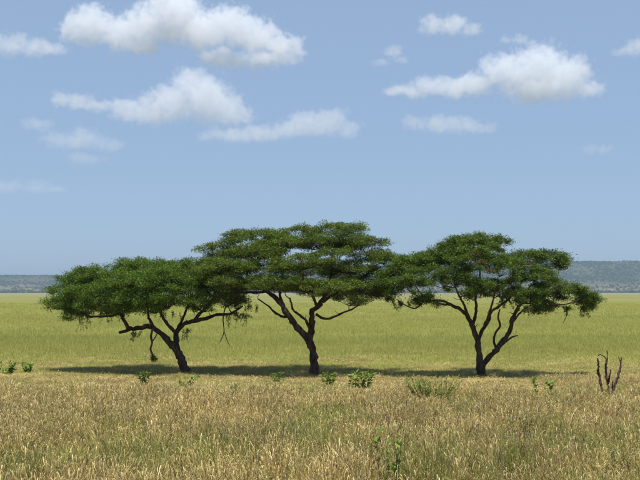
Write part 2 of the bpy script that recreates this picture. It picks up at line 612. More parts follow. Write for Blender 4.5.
    # hanging sprays under the crown edge
    for (px, py, rx, rz, dy) in hang:
        c = P(px, py, Y + dy)
        w, h = rx * s, rz * s
        for k in range(max(5, int(w * h * 40))):
            x0, y0 = pr.gauss(0, 0.5) * w, pr.gauss(0, 0.5) * w
            top = c + Vector((x0, y0, h * pr.uniform(0.6, 1.1)))
            bot = c + Vector((x0 * 1.1 + pr.gauss(0, .12), y0 * 1.1 + pr.gauss(0, .12), h * pr.uniform(-1, 0.5)))
            tw.tube([top, top.lerp(bot, 0.5) + Vector((pr.gauss(0, .03), 0, 0)), bot], [0.010, 0.007, 0.004], 3, 0, pr, cap=False)
            for m in range(5):
                q = top.lerp(bot, (m + 0.5) / 5)
                C.append(tuple(q)); RR.append((0.10, 0.10, 0.12)); CN.append(pr.choice((2, 4, 8)) if m > 1 else 10)
    t = tw.build('twigs', M_BARK, tree); tag(t, kind='stuff')
    C, RR, CN = np.array(C), np.array(RR), np.array(CN)
    CN = np.maximum(3, (CN * (240000.0 / CN.sum())).astype(int))
    v, f, tt = leaf_cloud(C, RR, CN, rg, soft=0.08 + 1.0 * loose)
    cr = mesh_np('crown', v, f, leafmat, tree, False, tt)
    tag(cr, kind='stuff')
    for (px, py, rx, rz, dy) in rust:
        c = P(px, py, Y + dy)
        v, f, tt = leaf_cloud(np.array([tuple(c)]), np.array([(rx * s, rx * s, rz * s)]), np.array([260]), rg)
        o = mesh_np('dry_foliage', v, f, M_RUST, tree, False, tt)
        tag(o, 'patch of browned leaves', kind='stuff')
    return tree, s

def add_back(pads, seed, share=0.8, depth=2.2):
    """Mirror the crown into its depth: the half of an umbrella crown one does not see from here."""
    pr = random.Random(seed)
    out = list(pads)
    for (x, y, rx, rz, dy) in pads:
        if pr.random() < share:
            out.append((x + pr.uniform(-14, 14), y + pr.uniform(1, 8), rx * pr.uniform(0.8, 1.0), rz * 0.9, -dy * 0.9 + pr.uniform(0.3, depth)))
    return out

YT1, YT2, YT3 = 46.0, 45.0, 43.6
# spreading middle tree
limbs2 = [
    [(316, 377, 0, 9.5), (314, 364, 0, 8.6), (311.5, 352, 0, 8.0), (308.5, 341, 0, 8.4), (303, 333, 0.1, 7.2), (296, 325, 0.2, 6.8), (287, 310.5, 0.3, 6.2), (277, 298, 0.3, 5.0), (262, 288, 0.2, 3.6), (246, 274, 0.1, 2.4)],
    [(309.5, 344, 0, 6.5), (311.5, 330, -0.1, 6.6), (312, 321, -0.2, 6.2), (314.5, 312, -0.2, 5.6), (322, 303, -0.3, 5.2), (328, 288, -0.3, 3.8), (331, 272, -0.2, 2.8), (333, 258, 0, 2.0), (336, 242, 0.1, 1.3)],
    [(310.5, 331, -0.2, 3.4), (306, 320, -0.6, 3.0), (299, 314, -1.0, 2.6), (293, 309, -1.6, 2.2), (290, 298, -2.2, 1.6)],
    [(316, 314, -0.2, 3.4), (320, 318, -0.4, 2.8), (329, 318, -0.7, 2.4), (340, 314, -1.0, 2.2), (352, 309, -1.1, 1.8), (364, 301, -1.2, 1.2)],
    [(290, 317, 0.2, 3.0), (281, 315, 0.3, 2.6), (273, 311.5, 0.6, 2.2), (269, 305, 0.9, 1.8), (258, 299, 1.3, 1.2)],
    [(323, 302, -0.3, 3.4), (338, 292, -0.1, 2.8), (356, 283, 0.3, 2.2), (374, 268, 0.6, 1.4)],
    [(284, 307, 0.3, 3.6), (279, 292, 1.2, 2.8), (282, 275, 2.2, 2.0), (288, 258, 2.8, 1.3)],
    [(318, 308, -0.2, 3.6), (312, 296, -1.4, 2.8), (306, 284, -2.5, 2.0), (302, 272, -3.1, 1.2)],
    [(268, 292, 0.2, 2.6), (244, 294, -0.5, 2.0), (222, 292, -0.9, 1.5), (206, 285, -1.0, 1.0)],
]
pads2 = [
    (254, 239, 34, 9, 0.6), (222, 252, 26, 10, 0.2), (299, 235, 25, 8, 1.2), (338, 232, 31, 9, 0.4), (366, 247, 24, 9, 0.3),
    (384, 258, 18, 8, 0.5), (304, 263, 34, 9, -2.2), (228, 268, 32, 10, -1.6), (257, 254, 34, 9, -0.9), (281, 284, 32, 8, -2.6),
    (315, 289, 34, 8, -3.0), (338, 256, 22, 8, -1.4), (242, 284, 32, 9, -2.0), (207, 277, 22, 10, -0.6), (350, 301, 20, 7, -1.2),
    (366, 294, 15, 5, 0.2), (364, 272, 18, 6, 0.9), (318, 243, 26, 8, -0.6), (278, 244, 28, 8, -0.4), (206, 262, 20, 8, 1.0),
    (270, 270, 30, 9, -1.8), (392, 262, 15, 7, 0.3), (348, 285, 18, 6, -1.9),
    (348, 268, 26, 7, -0.8), (374, 259, 22, 7, -0.6), (356, 282, 20, 6, 0.6), (352, 242, 22, 8, -0.4), (384, 276, 14, 5, 0.4),
]
build_tree('umbrella acacia with the widest flat layered crown, standing between the other two', YT2, (316, 376), limbs2, add_back(pads2, 5, 0.38), M_LEAF2, 22, 0.85,
           hang=[(232, 320, 10, 10, 0.4), (250, 312, 9, 8, 0.2)],
           dead=[[(226, 305, 0.5, 1.2), (223, 318, 0.4, 1.2), (224, 332, 0.4, 1.0), (220, 342, 0.4, 0.6)], [(224, 331, 0.4, 0.8), (227, 340, 0.3, 0.7), (230, 347, 0.3, 0.4)]])

# low leaning tree
limbs1 = [
    [(187, 374, 0, 9.4), (183, 364, 0, 8.6), (179, 355, 0, 8.2), (174.5, 348, 0, 7.8), (164.5, 337, 0, 5.8), (155, 329, 0, 5.4), (146, 326, -0.1, 5.0), (138, 328, -0.2, 4.6), (129, 328, -0.3, 4.2), (123, 319, -0.3, 3.8), (120, 310, -0.2, 3.2), (112, 297, 0, 2.2), (104, 284, 0.2, 1.3)],
    [(178, 352, 0, 6.0), (177, 343, 0.1, 6.2), (175.5, 334, 0.2, 5.8), (180, 326.5, 0.2, 4.6), (190, 322, 0.3, 4.4), (204, 319, 0.4, 4.0), (217, 315, 0.5, 3.4), (230, 314, 0.5, 2.6), (243, 306, 0.6, 1.6)],
    [(192, 322, 0.3, 3.6), (200, 314, 0.2, 3.4), (208, 304, 0, 3.0), (214, 297, -0.2, 2.4), (218, 284, -0.4, 1.5)],
    [(176, 333, 0.2, 4.0), (168, 325, -0.4, 3.6), (161, 315, -1.0, 3.0), (158, 300, -1.4, 2.2), (152, 286, -1.6, 1.3)],
    [(120, 313, -0.3, 3.0), (110, 315, -0.5, 2.6), (97, 316.5, -0.6, 2.2), (86, 316, -0.7, 1.8), (78, 308, -0.7, 1.2)],
    [(156, 330, 0, 3.4), (150, 318, 1.0, 2.8), (146, 300, 2.0, 2.0), (142, 282, 2.6, 1.3)],
    [(178, 328, 0.2, 3.4), (184, 314, 1.0, 2.8), (188, 298, 1.8, 2.0), (188, 280, 2.3, 1.3)],
]
pads1 = [
    (62, 294, 16, 12, 0.0), (76, 282, 19, 10, 0.4), (70, 304, 16, 9, -0.8), (101, 276, 24, 11, 0.5), (108, 292, 28, 13, -1.6),
    (140, 268, 25, 9, 0.6), (150, 283, 30, 12, -2.2), (144, 299, 24, 9, -2.6), (180, 270, 26, 9, 0.5), (184, 287, 28, 11, -1.9),
    (210, 274, 22, 9, 0.6), (218, 292, 22, 9, -1.3), (92, 304, 16, 9, -1.4), (236, 300, 16, 8, 0.3), (124, 280, 26, 11, -0.8),
    (166, 276, 26, 10, -0.8), (196, 300, 20, 8, -2.2), (120, 303, 18, 8, -2.2), (168, 303, 18, 7, -2.6), (200, 282, 22, 9, -0.6),
    (58, 304, 13, 8, -0.6), (82, 309, 16, 7, -1.2), (106, 307, 18, 8, -1.8), (130, 309, 16, 6, -2.0), (84, 294, 18, 10, -1.2),
]
build_tree('low acacia leaning on a bent trunk, with a broken branch hanging under its crown', YT1, (186.5, 373), limbs1, add_back(pads1, 8, 0.7), M_LEAF1, 11, 1.15,
           hang=[(84, 323, 8, 10, -0.8), (66, 314, 10, 8, -0.5), (241, 322, 8, 9, 0.4), (136, 337, 5, 6, -0.4), (186, 337, 4, 9, 0.2), (104, 318, 12, 7, -1.0), (118, 312, 10, 8, -1.6), (195, 312, 8, 6, -0.8), (170, 318, 10, 6, -1.4)],
           clump=(0.38, 0.38, 0.20), loose=0.25,
           dead=[[(130, 329, -0.3, 3.6), (125, 331, -0.4, 3.2), (119, 332.5, -0.6, 2.4)]])

# upright tree with forked trunk
limbs3 = [
    [(482.5, 382, 0, 8.6), (482, 374, 0, 8.4), (481, 366, 0, 8.4), (479.5, 354, 0, 6.4), (477, 342, 0, 5.8), (474.5, 331, 0, 5.4), (471, 321, -0.1, 5.0), (465, 313, -0.2, 4.0), (456, 306, -0.3, 3.2), (440, 301, -0.4, 2.6), (424, 300, -0.6, 2.0), (408, 290, -0.6, 1.2)],
    [(482, 369, 0, 5.8), (486, 361, 0, 5.8), (492, 354, -0.1, 5.6), (502, 342, -0.2, 5.2), (509, 332, -0.2, 4.8), (513, 320, -0.2, 4.2), (518, 310, -0.1, 3.6), (524, 302, 0, 3.0), (538, 291, 0.1, 2.2), (556, 284, 0.2, 1.4)],
    [(478.5, 340, 0, 4.0), (483, 330, 0.2, 4.0), (488, 320, 0.4, 3.6), (493, 311, 0.6, 3.2), (501, 304.5, 0.8, 2.8), (512, 296, 1.0, 2.3), (520, 284, 1.2, 1.7), (526, 270, 1.3, 1.2)],
    [(473, 325, 0, 3.6), (476.5, 312, 0.2, 3.2), (476, 298, 0.4, 2.6), (479, 280, 0.6, 2.0), (480, 262, 0.6, 1.3)],
    [(469, 318, -0.2, 3.2), (464, 306, -1.0, 2.6), (458, 292, -1.7, 2.0), (452, 276, -2.1, 1.2)],
    [(482, 332, 0.1, 2.6), (486, 318, -0.8, 2.4), (492, 302, -1.6, 1.9), (497, 284, -2.1, 1.2)],
    [(512, 323, -0.2, 2.6), (520, 313, 0.9, 2.2), (530, 305, 1.6, 1.8), (546, 299, 2.0, 1.2)],
    [(452, 305, -0.3, 2.2), (438, 302, 0.6, 1.9), (424, 296, 1.3, 1.5), (414, 282, 1.8, 1.0)],
    [(524, 303, 0, 2.2), (542, 303, -0.6, 1.8), (562, 304, -0.9, 1.5), (578, 300, -1.0, 1.0)],
]
pads3 = [
    (396, 276, 16, 11, 0.2), (391, 291, 13, 8, -0.3), (416, 265, 18, 10, 0.4), (412, 285, 22, 11, -1.4), (440, 257, 20, 9, 0.4),
    (444, 280, 24, 12, -1.9), (468, 243, 25, 7, 0.2), (493, 244, 18, 7, 0.7), (470, 262, 26, 11, -1.5), (500, 268, 26, 12, -1.7),
    (470, 288, 20, 10, -2.2), (514, 258, 15, 7, 0.6), (540, 259, 22, 7, 0.3), (534, 275, 22, 9, -1.0), (556, 288, 22, 9, -0.6),
    (579, 297, 16, 8, 0.0), (530, 297, 16, 7, -1.8), (508, 288, 18, 8, -2.0), (428, 299, 16, 5, -1.0), (548, 301, 14, 6, 0.8),
    (590, 300, 9, 6, 0.2), (455, 250, 18, 8, -0.6), (485, 254, 18, 8, -0.9), (450, 268, 20, 9, 0.9), (560, 262, 9, 5, 0.2),
    (380, 285, 8, 7, 0.0),
]
build_tree('rounder dark acacia on a forked upright trunk, close to the bare dead shrub', YT3, (482.5, 381), limbs3, add_back(pads3, 13, 0.6, 1.6), M_LEAF3, 33, 0.95,
           hang=[(535, 312, 16, 5, -1.0), (562, 312, 14, 6, -0.6), (584, 312, 8, 6, 0.0), (400, 306, 10, 5, -0.3), (505, 304, 8, 5, -1.2)],
           clump=(0.34, 0.34, 0.20), loose=0.55,
           rust=[(480, 262, 7, 3.5, -2.6), (528, 262, 8, 4, -0.6), (490, 271, 5, 3, -3.0), (476, 254, 5, 3, -1.8)],
           dead=[[(496, 348, -0.1, 2.6), (494, 340, -0.5, 2.4), (496, 332, -0.6, 2.2), (500, 326, -0.6, 2.2), (498, 317, -0.6, 1.8), (500, 309, -0.5, 1.2)],
                 [(501, 346, -0.2, 2.4), (507, 341, -0.5, 2.0), (512.5, 337, -0.6, 1.7), (518, 335.5, -0.7, 1.0)],
                 [(424, 301, -0.6, 1.6), (416, 308, -0.9, 1.4), (407, 306, -1.0, 1.2), (396, 299, -1.0, 0.8)],
                 [(566, 305, -0.5, 0.9), (567, 314, -0.5, 0.8), (563, 323, -0.5, 0.4)]])

# broken branch hanging from the low tree (pale, with a tuft of leaves at its end): part of that tree
def hanging_branch():
    tree = [o for o in col.objects if o.name.startswith('acacia_tree') and 'broken branch' in o.get('label', '')][0]
    s = YT1 / F
    q, r = catmull([P(153, 328, YT1 - 0.3), P(150.8, 336, YT1 - 0.4), P(152, 343, YT1 - 0.2), P(150.6, 349, YT1 - 0.3), P(152.8, 355, YT1 - 0.35), P(153.5, 361, YT1 - 0.3)],
                   [1.0 * s, 1.15 * s, 0.95 * s, 1.0 * s, 0.8 * s, 0.4 * s], 0.1)
    g = Geo(); g.tube(q, r, 6, 0.2)
    g.tube(*catmull([P(152, 342, YT1 - 0.3), P(155.5, 337, YT1 - 0.3), P(158, 332, YT1 - 0.2)], [0.7 * s, 0.6 * s, 0.4 * s], 0.1), 5, 0.1)
    o = g.build('hanging_branch', M_BARK_PALE, tree)
    tag(o, 'pale broken branch hanging down')
    rg = np.random.default_rng(4)
    c = np.array([tuple(P(154, 359, YT1 - 0.3)), tuple(P(152.5, 356, YT1 - 0.3))])
    v, f, t = leaf_cloud(c, np.array([(0.22, 0.2, 0.17), (0.13, 0.13, 0.2)]), np.array([260, 110]), rg)
    tf = mesh_np('leaf_tuft', v, f, M_LEAF1, tree, False, t)
    tag(tf, kind='stuff')
hanging_branch()

CLEAR = []
# ------------------------------------------------------------------ dead shrub
def dead_shrub():
    b = ground_hit(609, 400)
    Y = b.y
    CLEAR.append((b.x, b.y, 0.7))
    t = thing('dead_shrub', 'bare dead shrub of blackened upright stems in dry grass', 'shrub', b)
    s = Y / F
    st = [
        [(608, 404, 0, 2.4), (604, 395, 0, 2.4), (601, 386, 0.05, 2.2), (599.5, 376, 0.1, 2.2), (598.5, 368, 0.1, 1.9), (597.5, 358, 0.1, 1.5)],
        [(609.5, 404, 0, 2.6), (608.5, 396, -0.05, 2.6), (608, 386, -0.1, 2.4), (606.5, 375, -0.1, 2.2), (606, 366, -0.1, 2.0), (606.5, 360, -0.1, 1.8), (604, 356.5, -0.1, 1.0), (600, 354.5, -0.05, 0.8), (598, 356, 0, 0.6)],
        [(610, 404, 0, 2.8), (612.5, 396, 0.05, 2.7), (614.5, 386, 0.1, 2.4), (618, 376, 0.15, 2.0), (620.5, 367, 0.2, 1.7), (621, 360, 0.2, 1.5), (621.5, 357, 0.2, 0.9)],
        [(608.5, 382, -0.1, 1.7), (610, 375, -0.2, 1.5), (610.5, 369, -0.2, 1.1)],
        [(606, 398, 0, 2.0), (605, 404, 0.2, 1.8), (602, 394, 0.2, 1.2)],
        [(600, 378, 0.1, 1.4), (597.5, 373, 0.15, 1.0), (597, 370, 0.2, 0.7)],
        [(613, 392, 0.05, 1.6), (612.5, 384, -0.15, 1.3), (613.5, 381, -0.2, 0.9)],
        [(607, 362, -0.1, 1.0), (607.5, 356, -0.15, 0.6), (607.3, 352.5, -0.15, 0.9), (607, 350.5, -0.15, 0.6)],
        [(620.5, 361, 0.2, 1.2), (618.8, 358.5, 0.2, 0.8), (619, 357, 0.2, 0.6)],
    ]
    pr = random.Random(3)
    for spec in st:
        q, r = catmull([P(x, y, Y + dy) for x, y, dy, w in spec], [w * s * 0.5 for x, y, dy, w in spec], 0.05)
        q = [p + Vector((pr.gauss(0, .008), pr.gauss(0, .008), 0)) for p in q]
        g = Geo(); g.tube(q, [k * pr.uniform(0.85, 1.25) for k in r], 7, 0.3, pr)
        g.build('stem', M_BARK_DEAD, t)
dead_shrub()

# ------------------------------------------------------------------ weeds and leafy plants
def leaf_mesh(L, W, fold, droop):
    """A pointed leaf with a folded midrib, along +X from its stalk."""
    xs = [0.0, 0.3, 0.65, 1.0]
    ws = [0.10, 1.0, 0.72, 0.0]
    v, f = [], []
    for x, w in zip(xs, ws):
        z = -droop * x * x * L
        v += [(x * L, w * W * 0.5, z + fold * w * W * 0.5), (x * L, 0, z), (x * L, -w * W * 0.5, z + fold * w * W * 0.5)]
    for i in range(3):
        a = i * 3
        f += [(a, a + 3, a + 4, a + 1), (a + 1, a + 4, a + 5, a + 2)]
    return np.array(v), np.array(f)

def weed(px, py_top, py_base, wpx, label, n_stems, n_leaves, leaf_px, mat, seed, single=False, group='broad-leaved weeds in the dry grass', Y=None, name='leafy_plant'):
    """A clump of stems carrying broad leaves; py_base is where it leaves the ground."""
    rg = random.Random(seed)
    b = ground_hit(px, py_base)
    s = b.y / F
    CLEAR.append((b.x, b.y, max(0.35, 0.55 * wpx * s)))
    H, Wd, LL = (py_base - py_top) * s, wpx * s, leaf_px * s
    t = thing(name, label, 'plant', b, group)
    st = Geo()
    V, Fc, T, nb = [], [], [], 0
    for k in range(n_stems):
        a = rg.uniform(0, 6.28)
        rr = Wd * 0.5 * math.sqrt((k + 0.5) / n_stems)
        top = Vector((b.x + rr * 1.25 * math.cos(a), b.y + rr * math.sin(a) * 0.6, b.z + H * rg.uniform(0.75, 1.0)))
        p0 = Vector((b.x + rr * 0.45 * math.cos(a), b.y + rr * 0.3 * math.sin(a), float(ground_z(b.x, b.y)) - 0.03))
        q, r = catmull([p0, p0.lerp(top, 0.5) + Vector((rg.gauss(0, .07), rg.gauss(0, .07), 0)), top], [0.009, 0.006, 0.004], 0.1)
        st.tube(q, r, 5, 0.1, rg)
        m = max(2, n_leaves // n_stems)
        for i in range(m):
            u = 1 - (i / m) ** 1.1 * 0.88
            p = q[min(len(q) - 1, int(u * (len(q) - 1)))]
            L = LL * rg.uniform(0.7, 1.2)
            v, f = leaf_mesh(L, L * rg.uniform(0.45, 0.7) * (1 if mat is M_PLANT else 0.7), rg.uniform(0.1, 0.4), rg.uniform(0, 0.45))
            M = Matrix.Translation(p) @ Matrix.Rotation(i * 2.4 + rg.uniform(-.6, .6), 4, 'Z') @ Matrix.Rotation(-rg.uniform(0.0, 1.25), 4, 'Y') @ Matrix.Rotation(rg.gauss(0, .35), 4, 'X')
            v = np.array([tuple(M @ Vector(x)) for x in v])
            tv = [min(max(rg.gauss(0.5, 0.25), 0), 1)] * len(v)
            if single:
                mesh_np('leaf', v, f, mat, t, True, tv)
            else:
                V.append(v); Fc.append(f + nb); T += tv; nb += len(v)
    st.build('stem', M_BUSH if mat is M_BUSH else M_STEM, t)
    if not single:
        o = mesh_np('foliage', np.concatenate(V), np.concatenate(Fc), mat, t, True, T)
        tag(o, kind='stuff')
    return t

weed(8, 362, 375, 17, 'bright green weed clump beside a twin clump, far from any trunk', 12, 130, 3.8, M_PLANT, 1)
weed(29, 363, 374, 15, 'small bright green weed, the smaller of two neighbouring clumps', 10, 110, 3.8, M_PLANT, 2)
weed(144, 372, 387, 11, 'upright green weed in front of the hanging broken branch', 8, 80, 4, M_PLANT, 3)
weed(184, 375, 388, 24, 'loose sparse weed at the foot of the leaning trunk', 12, 70, 4, M_PLANT, 4)
weed(224, 386, 398, 24, 'low spreading weed in grass between leaning and middle trunks', 12, 60, 4, M_PLANT, 5)
weed(277, 373, 383, 13, 'small weed at the shadow edge between the leaning and middle trunks', 8, 60, 3.6, M_PLANT, 6)
weed(329, 373, 388, 18, 'broad-leaved green weed right beside the middle trunk', 12, 110, 4.6, M_PLANT, 7)
weed(363, 373, 391, 25, 'largest leafy green weed, one clump away from the middle trunk', 18, 190, 5, M_PLANT, 8)
weed(432, 377, 405, 54, 'wide straggly yellow-green bush in the dry grass near the forked tree', 70, 1200, 2.8, M_BUSH, 9, group=None, name='low_bush')
weed(474, 382, 392, 9, 'tiny green sprig at the foot of the forked trunk', 3, 10, 4, M_PLANT, 10)
weed(535, 379, 400, 7, 'narrow upright weed with drooping bright leaves', 3, 16, 6.5, M_PLANT, 11)
weed(550, 382, 402, 10, 'small bright weed next to the narrow upright one', 4, 20, 6, M_PLANT, 12)
weed(563, 388, 403, 9, 'tiny low weed between bright weeds and dead shrub', 3, 10, 4.5, M_PLANT, 13)
weed(619, 385, 398, 10, 'small green sprig just behind the dead shrub', 3, 10, 5, M_PLANT, 14)
weed(527, 413, 444, 38, 'large pale sage-green plant deep in the dry grass', 24, 300, 3.4, M_PLANT_PALE, 15, group=None)
weed(626, 450, 480, 28, 'pale sage-green plant in the greener grass', 12, 120, 5, M_PLANT_PALE, 16, group=None)
weed(432, 411, 446, 3, 'single upright bright green blade-like leaf on a thin stalk', 1, 2, 8, M_PLANT, 17)
weed(396, 430, 503, 36, 'tall leafy weed with dark stems among dry seed heads', 8, 56, 8.5, M_PLANT, 18, single=True, group=None)

# ------------------------------------------------------------------ grass
def ribbon(V, Fc, T, pts, w0, w1, side, tint):
    b = len(V)
    n = len(pts)
    for i, p in enumerate(pts):
        w = (w0 + (w1 - w0) * i / (n - 1)) * 0.5
        V += [p + side * w, p - side * w]
        T += [tint, tint]
    for i in range(n - 1):
        a = b + 2 * i
        Fc.append((a, a + 1, a + 3, a + 2))

def tuft(name, seed, n_blade, n_stem, H, spread, mat, head):
    rg = random.Random(seed)
    V, Fc, T = [], [], []
    for k in range(n_blade + n_stem):
        stem = k >= n_blade
        a = rg.uniform(0, 6.28)
        r = spread * math.sqrt(rg.random())
        p0 = Vector((r * math.cos(a), r * math.sin(a), -0.02))
        h = H * (rg.uniform(0.55, 1.3) if stem else rg.uniform(0.35, 0.95))
        az = a + rg.uniform(-1.2, 1.2)
        lean = (rg.uniform(0.02, 0.25) if rg.random() < .85 else rg.uniform(.4, .9)) if stem else rg.uniform(0.1, 0.7)
        dr = Vector((math.cos(az), math.sin(az), 0))
        side = Vector((-dr.y, dr.x, 0)) if rg.random() < 0.5 else Vector((math.cos(az + 1), math.sin(az + 1), 0))
        segs = 3
        pts = [p0 + Vector((0, 0, h * u * (1 - 0.25 * lean * u))) + dr * (lean * h * u * u) for u in (i / segs for i in range(segs + 1))]
        tint = min(max(rg.gauss(0.5, 0.28), 0), 1)
        if stem:
            ribbon(V, Fc, T, pts, 0.008, 0.005, side, tint)
            if head:
                e, d = pts[-1], (pts[-1] - pts[-2]).normalized()
                hl = rg.uniform(0.07, 0.17)
                nod = dr * rg.uniform(0.1, 0.6) + Vector((0, 0, -rg.uniform(0, 0.5)))
                hp = [e, e + d * hl * 0.4 + nod * hl * 0.1, e + d * hl * 0.75 + nod * hl * 0.45, e + d * hl * 0.8 + nod * hl]
                ht = rg.choice([0.05, 0.25, 0.4, 0.6, 0.8, 0.95])
                for sd in (side, Vector((-side.y, side.x, 0))):
                    b = len(V)
                    for p, w in zip(hp, (0.004, 0.012, 0.010, 0.002)):
                        V += [p + sd * w * 0.5, p - sd * w * 0.5]; T += [ht, ht]
                    for i in range(3):
                        q = b + 2 * i
                        Fc.append((q, q + 1, q + 3, q + 2))
        else:
            ribbon(V, Fc, T, pts, rg.uniform(0.009, 0.015), 0.003, side, tint)
    return mesh_np(name, [tuple(v) for v in V], Fc, mat, None, False, T)

dry = [tuft('dry_tuft', 200 + i, 16, 15, 0.50, 0.18, M_DRY, True) for i in range(7)]
grn = [tuft('green_tuft', 300 + i, 34, 8, 0.56, 0.16, M_GREENG, False) for i in range(5)]
M_STALK = leaf_mat('grey_stalk', (0.05, 0.04, 0.03), (0.10, 0.08, 0.06), (0.20, 0.16, 0.11), 0.1)
stk = [tuft('stalk_tuft', 350 + i, 3, 5, 0.62, 0.10, M_STALK, True) for i in range(3)]
FORE = proto_collection('a_fore_tufts', dry + grn + stk)
NDRY, NGRN = 7, 5
# proto_collection lists children by name: dry_tuft* sorts before green_tuft*

def wedge(n, y0, y1, margin):
    """Random points over the strip of ground between y0 and y1, even per square metre."""
    y = np.sqrt(RNG.uniform(y0 * y0, y1 * y1, n))
    x = RNG.uniform(-1, 1, n) * (y * 0.344 + margin)
    return x, y

def near_grass():
    x, y = wedge(90000, 15.0, 66.0, 4.0)
    dens = (1 - 0.93 * smooth(40, 58, y)) * 0.55 + 0.45 * smooth(0.3, 0.6, fbm(x * 0.5, y * 0.5, 61, 3))
    k = RNG.uniform(size=len(x)) < dens
    x, y = x[k], y[k]
    n = len(x)
    g = 0.55 * fbm(x * 0.35, y * 0.35, 71, 3) + 0.45 * fbm(x * 1.7, y * 1.7, 73, 2)
    px = 320 + x / y * F
    # greener growth low down where the ground dips
    pg = np.clip((g - 0.42) * 3.2 + 0.31 + 0.06 * smooth(26, 19, y) + 0.10 * smooth(380, 560, px) * smooth(30, 22, y), 0.06, 0.85)
    green = RNG.uniform(size=n) < pg
    idx = np.where(green, NDRY + RNG.integers(0, NGRN, n), RNG.integers(0, NDRY, n))
    idx = np.where(RNG.uniform(size=n) < 0.09, NDRY + NGRN + RNG.integers(0, 3, n), idx)
    hs = (0.35 + 1.1 * fbm(x * 0.5, y * 0.5, 81, 3)) * RNG.uniform(0.65, 1.4, n)
    hs *= 1 - 0.78 * smooth(32, 39, y)
    hs *= 1 + 0.35 * smooth(27, 18, y)
    hs *= 1 + 1.6 * smooth(9.0, 10.5, x) * smooth(37, 39, y) * smooth(44, 42, y)
    w = RNG.uniform(0.85, 1.35, n)
    for (bx, by, br_) in CLEAR:           # grass stays lower just in front of the weeds and the dead shrub
        dx = np.abs(x - bx * y / by) / br_
        dyy = (by - y) / 3.5
        m_ = (dx < 1) & (dyy > -0.15) & (dyy < 1)
        hs = np.where(m_, hs * (0.68 + 0.3 * dyy), hs)
    pts = np.stack([x, y, ground_z(x, y)], -1)
    o = scatter('dry_grass', pts, RNG.uniform(0, 6.28, n), RNG.normal(0, 0.10, (n, 2)), np.stack([w, w, hs], -1), idx, FORE)
    tag(o, 'tall straw-coloured grass with seed heads on the near rise', 'grass', None, 'stuff')
near_grass()

plain = [tuft('plain_tuft', 400 + i, 34, 5, 0.42, 0.32, M_PLAING, False) for i in range(5)]
PLAIN = proto_collection('b_plain_tufts', plain)

def plain_grass():
    P_, S_, = [], []
    for (n, y0, y1, mg, sc) in ((30000, 44, 80, 5, 1.0), (26000, 80, 150, 8, 1.35), (24000, 150, 320, 15, 2.0)):
        x, y = wedge(n, y0, y1, mg)
        P_.append(np.stack([x, y, ground_z(x, y)], -1))
        h = RNG.uniform(0.6, 1.15, n) * (0.85 + 0.3 * fbm(x * 0.05, y * 0.03, 91, 3))
        w = RNG.uniform(0.9, 1.4, n) * sc
        h *= 0.35 + 0.65 * smooth(50, 64, y)
        S_.append(np.stack([w, w, h * (1 + 0.15 * (sc - 1))], -1))
    pts, scl = np.concatenate(P_), np.concatenate(S_)
    n = len(pts)
    o = scatter('green_grass', pts, RNG.uniform(0, 6.28, n), RNG.normal(0, 0.08, (n, 2)), scl, RNG.integers(0, 5, n), PLAIN)
    tag(o, 'yellow-green grass covering the open plain behind the trees', 'grass', None, 'stuff')
plain_grass()

# ------------------------------------------------------------------ clouds
def cloud_material(density):
    m, nt, N, L, out = new_mat('cloud_vapour')
    v = N.new('ShaderNodeVolumePrincipled')
    v.inputs['Color'].default_value = (0.945, 0.957, 0.982, 1)
    v.inputs['Density'].default_value = density
    v.inputs['Density Attribute'].default_value = 'density'
    v.inputs['Anisotropy'].default_value = 0.3
    L.new(v.outputs[0], out.inputs['Volume'])
    return m

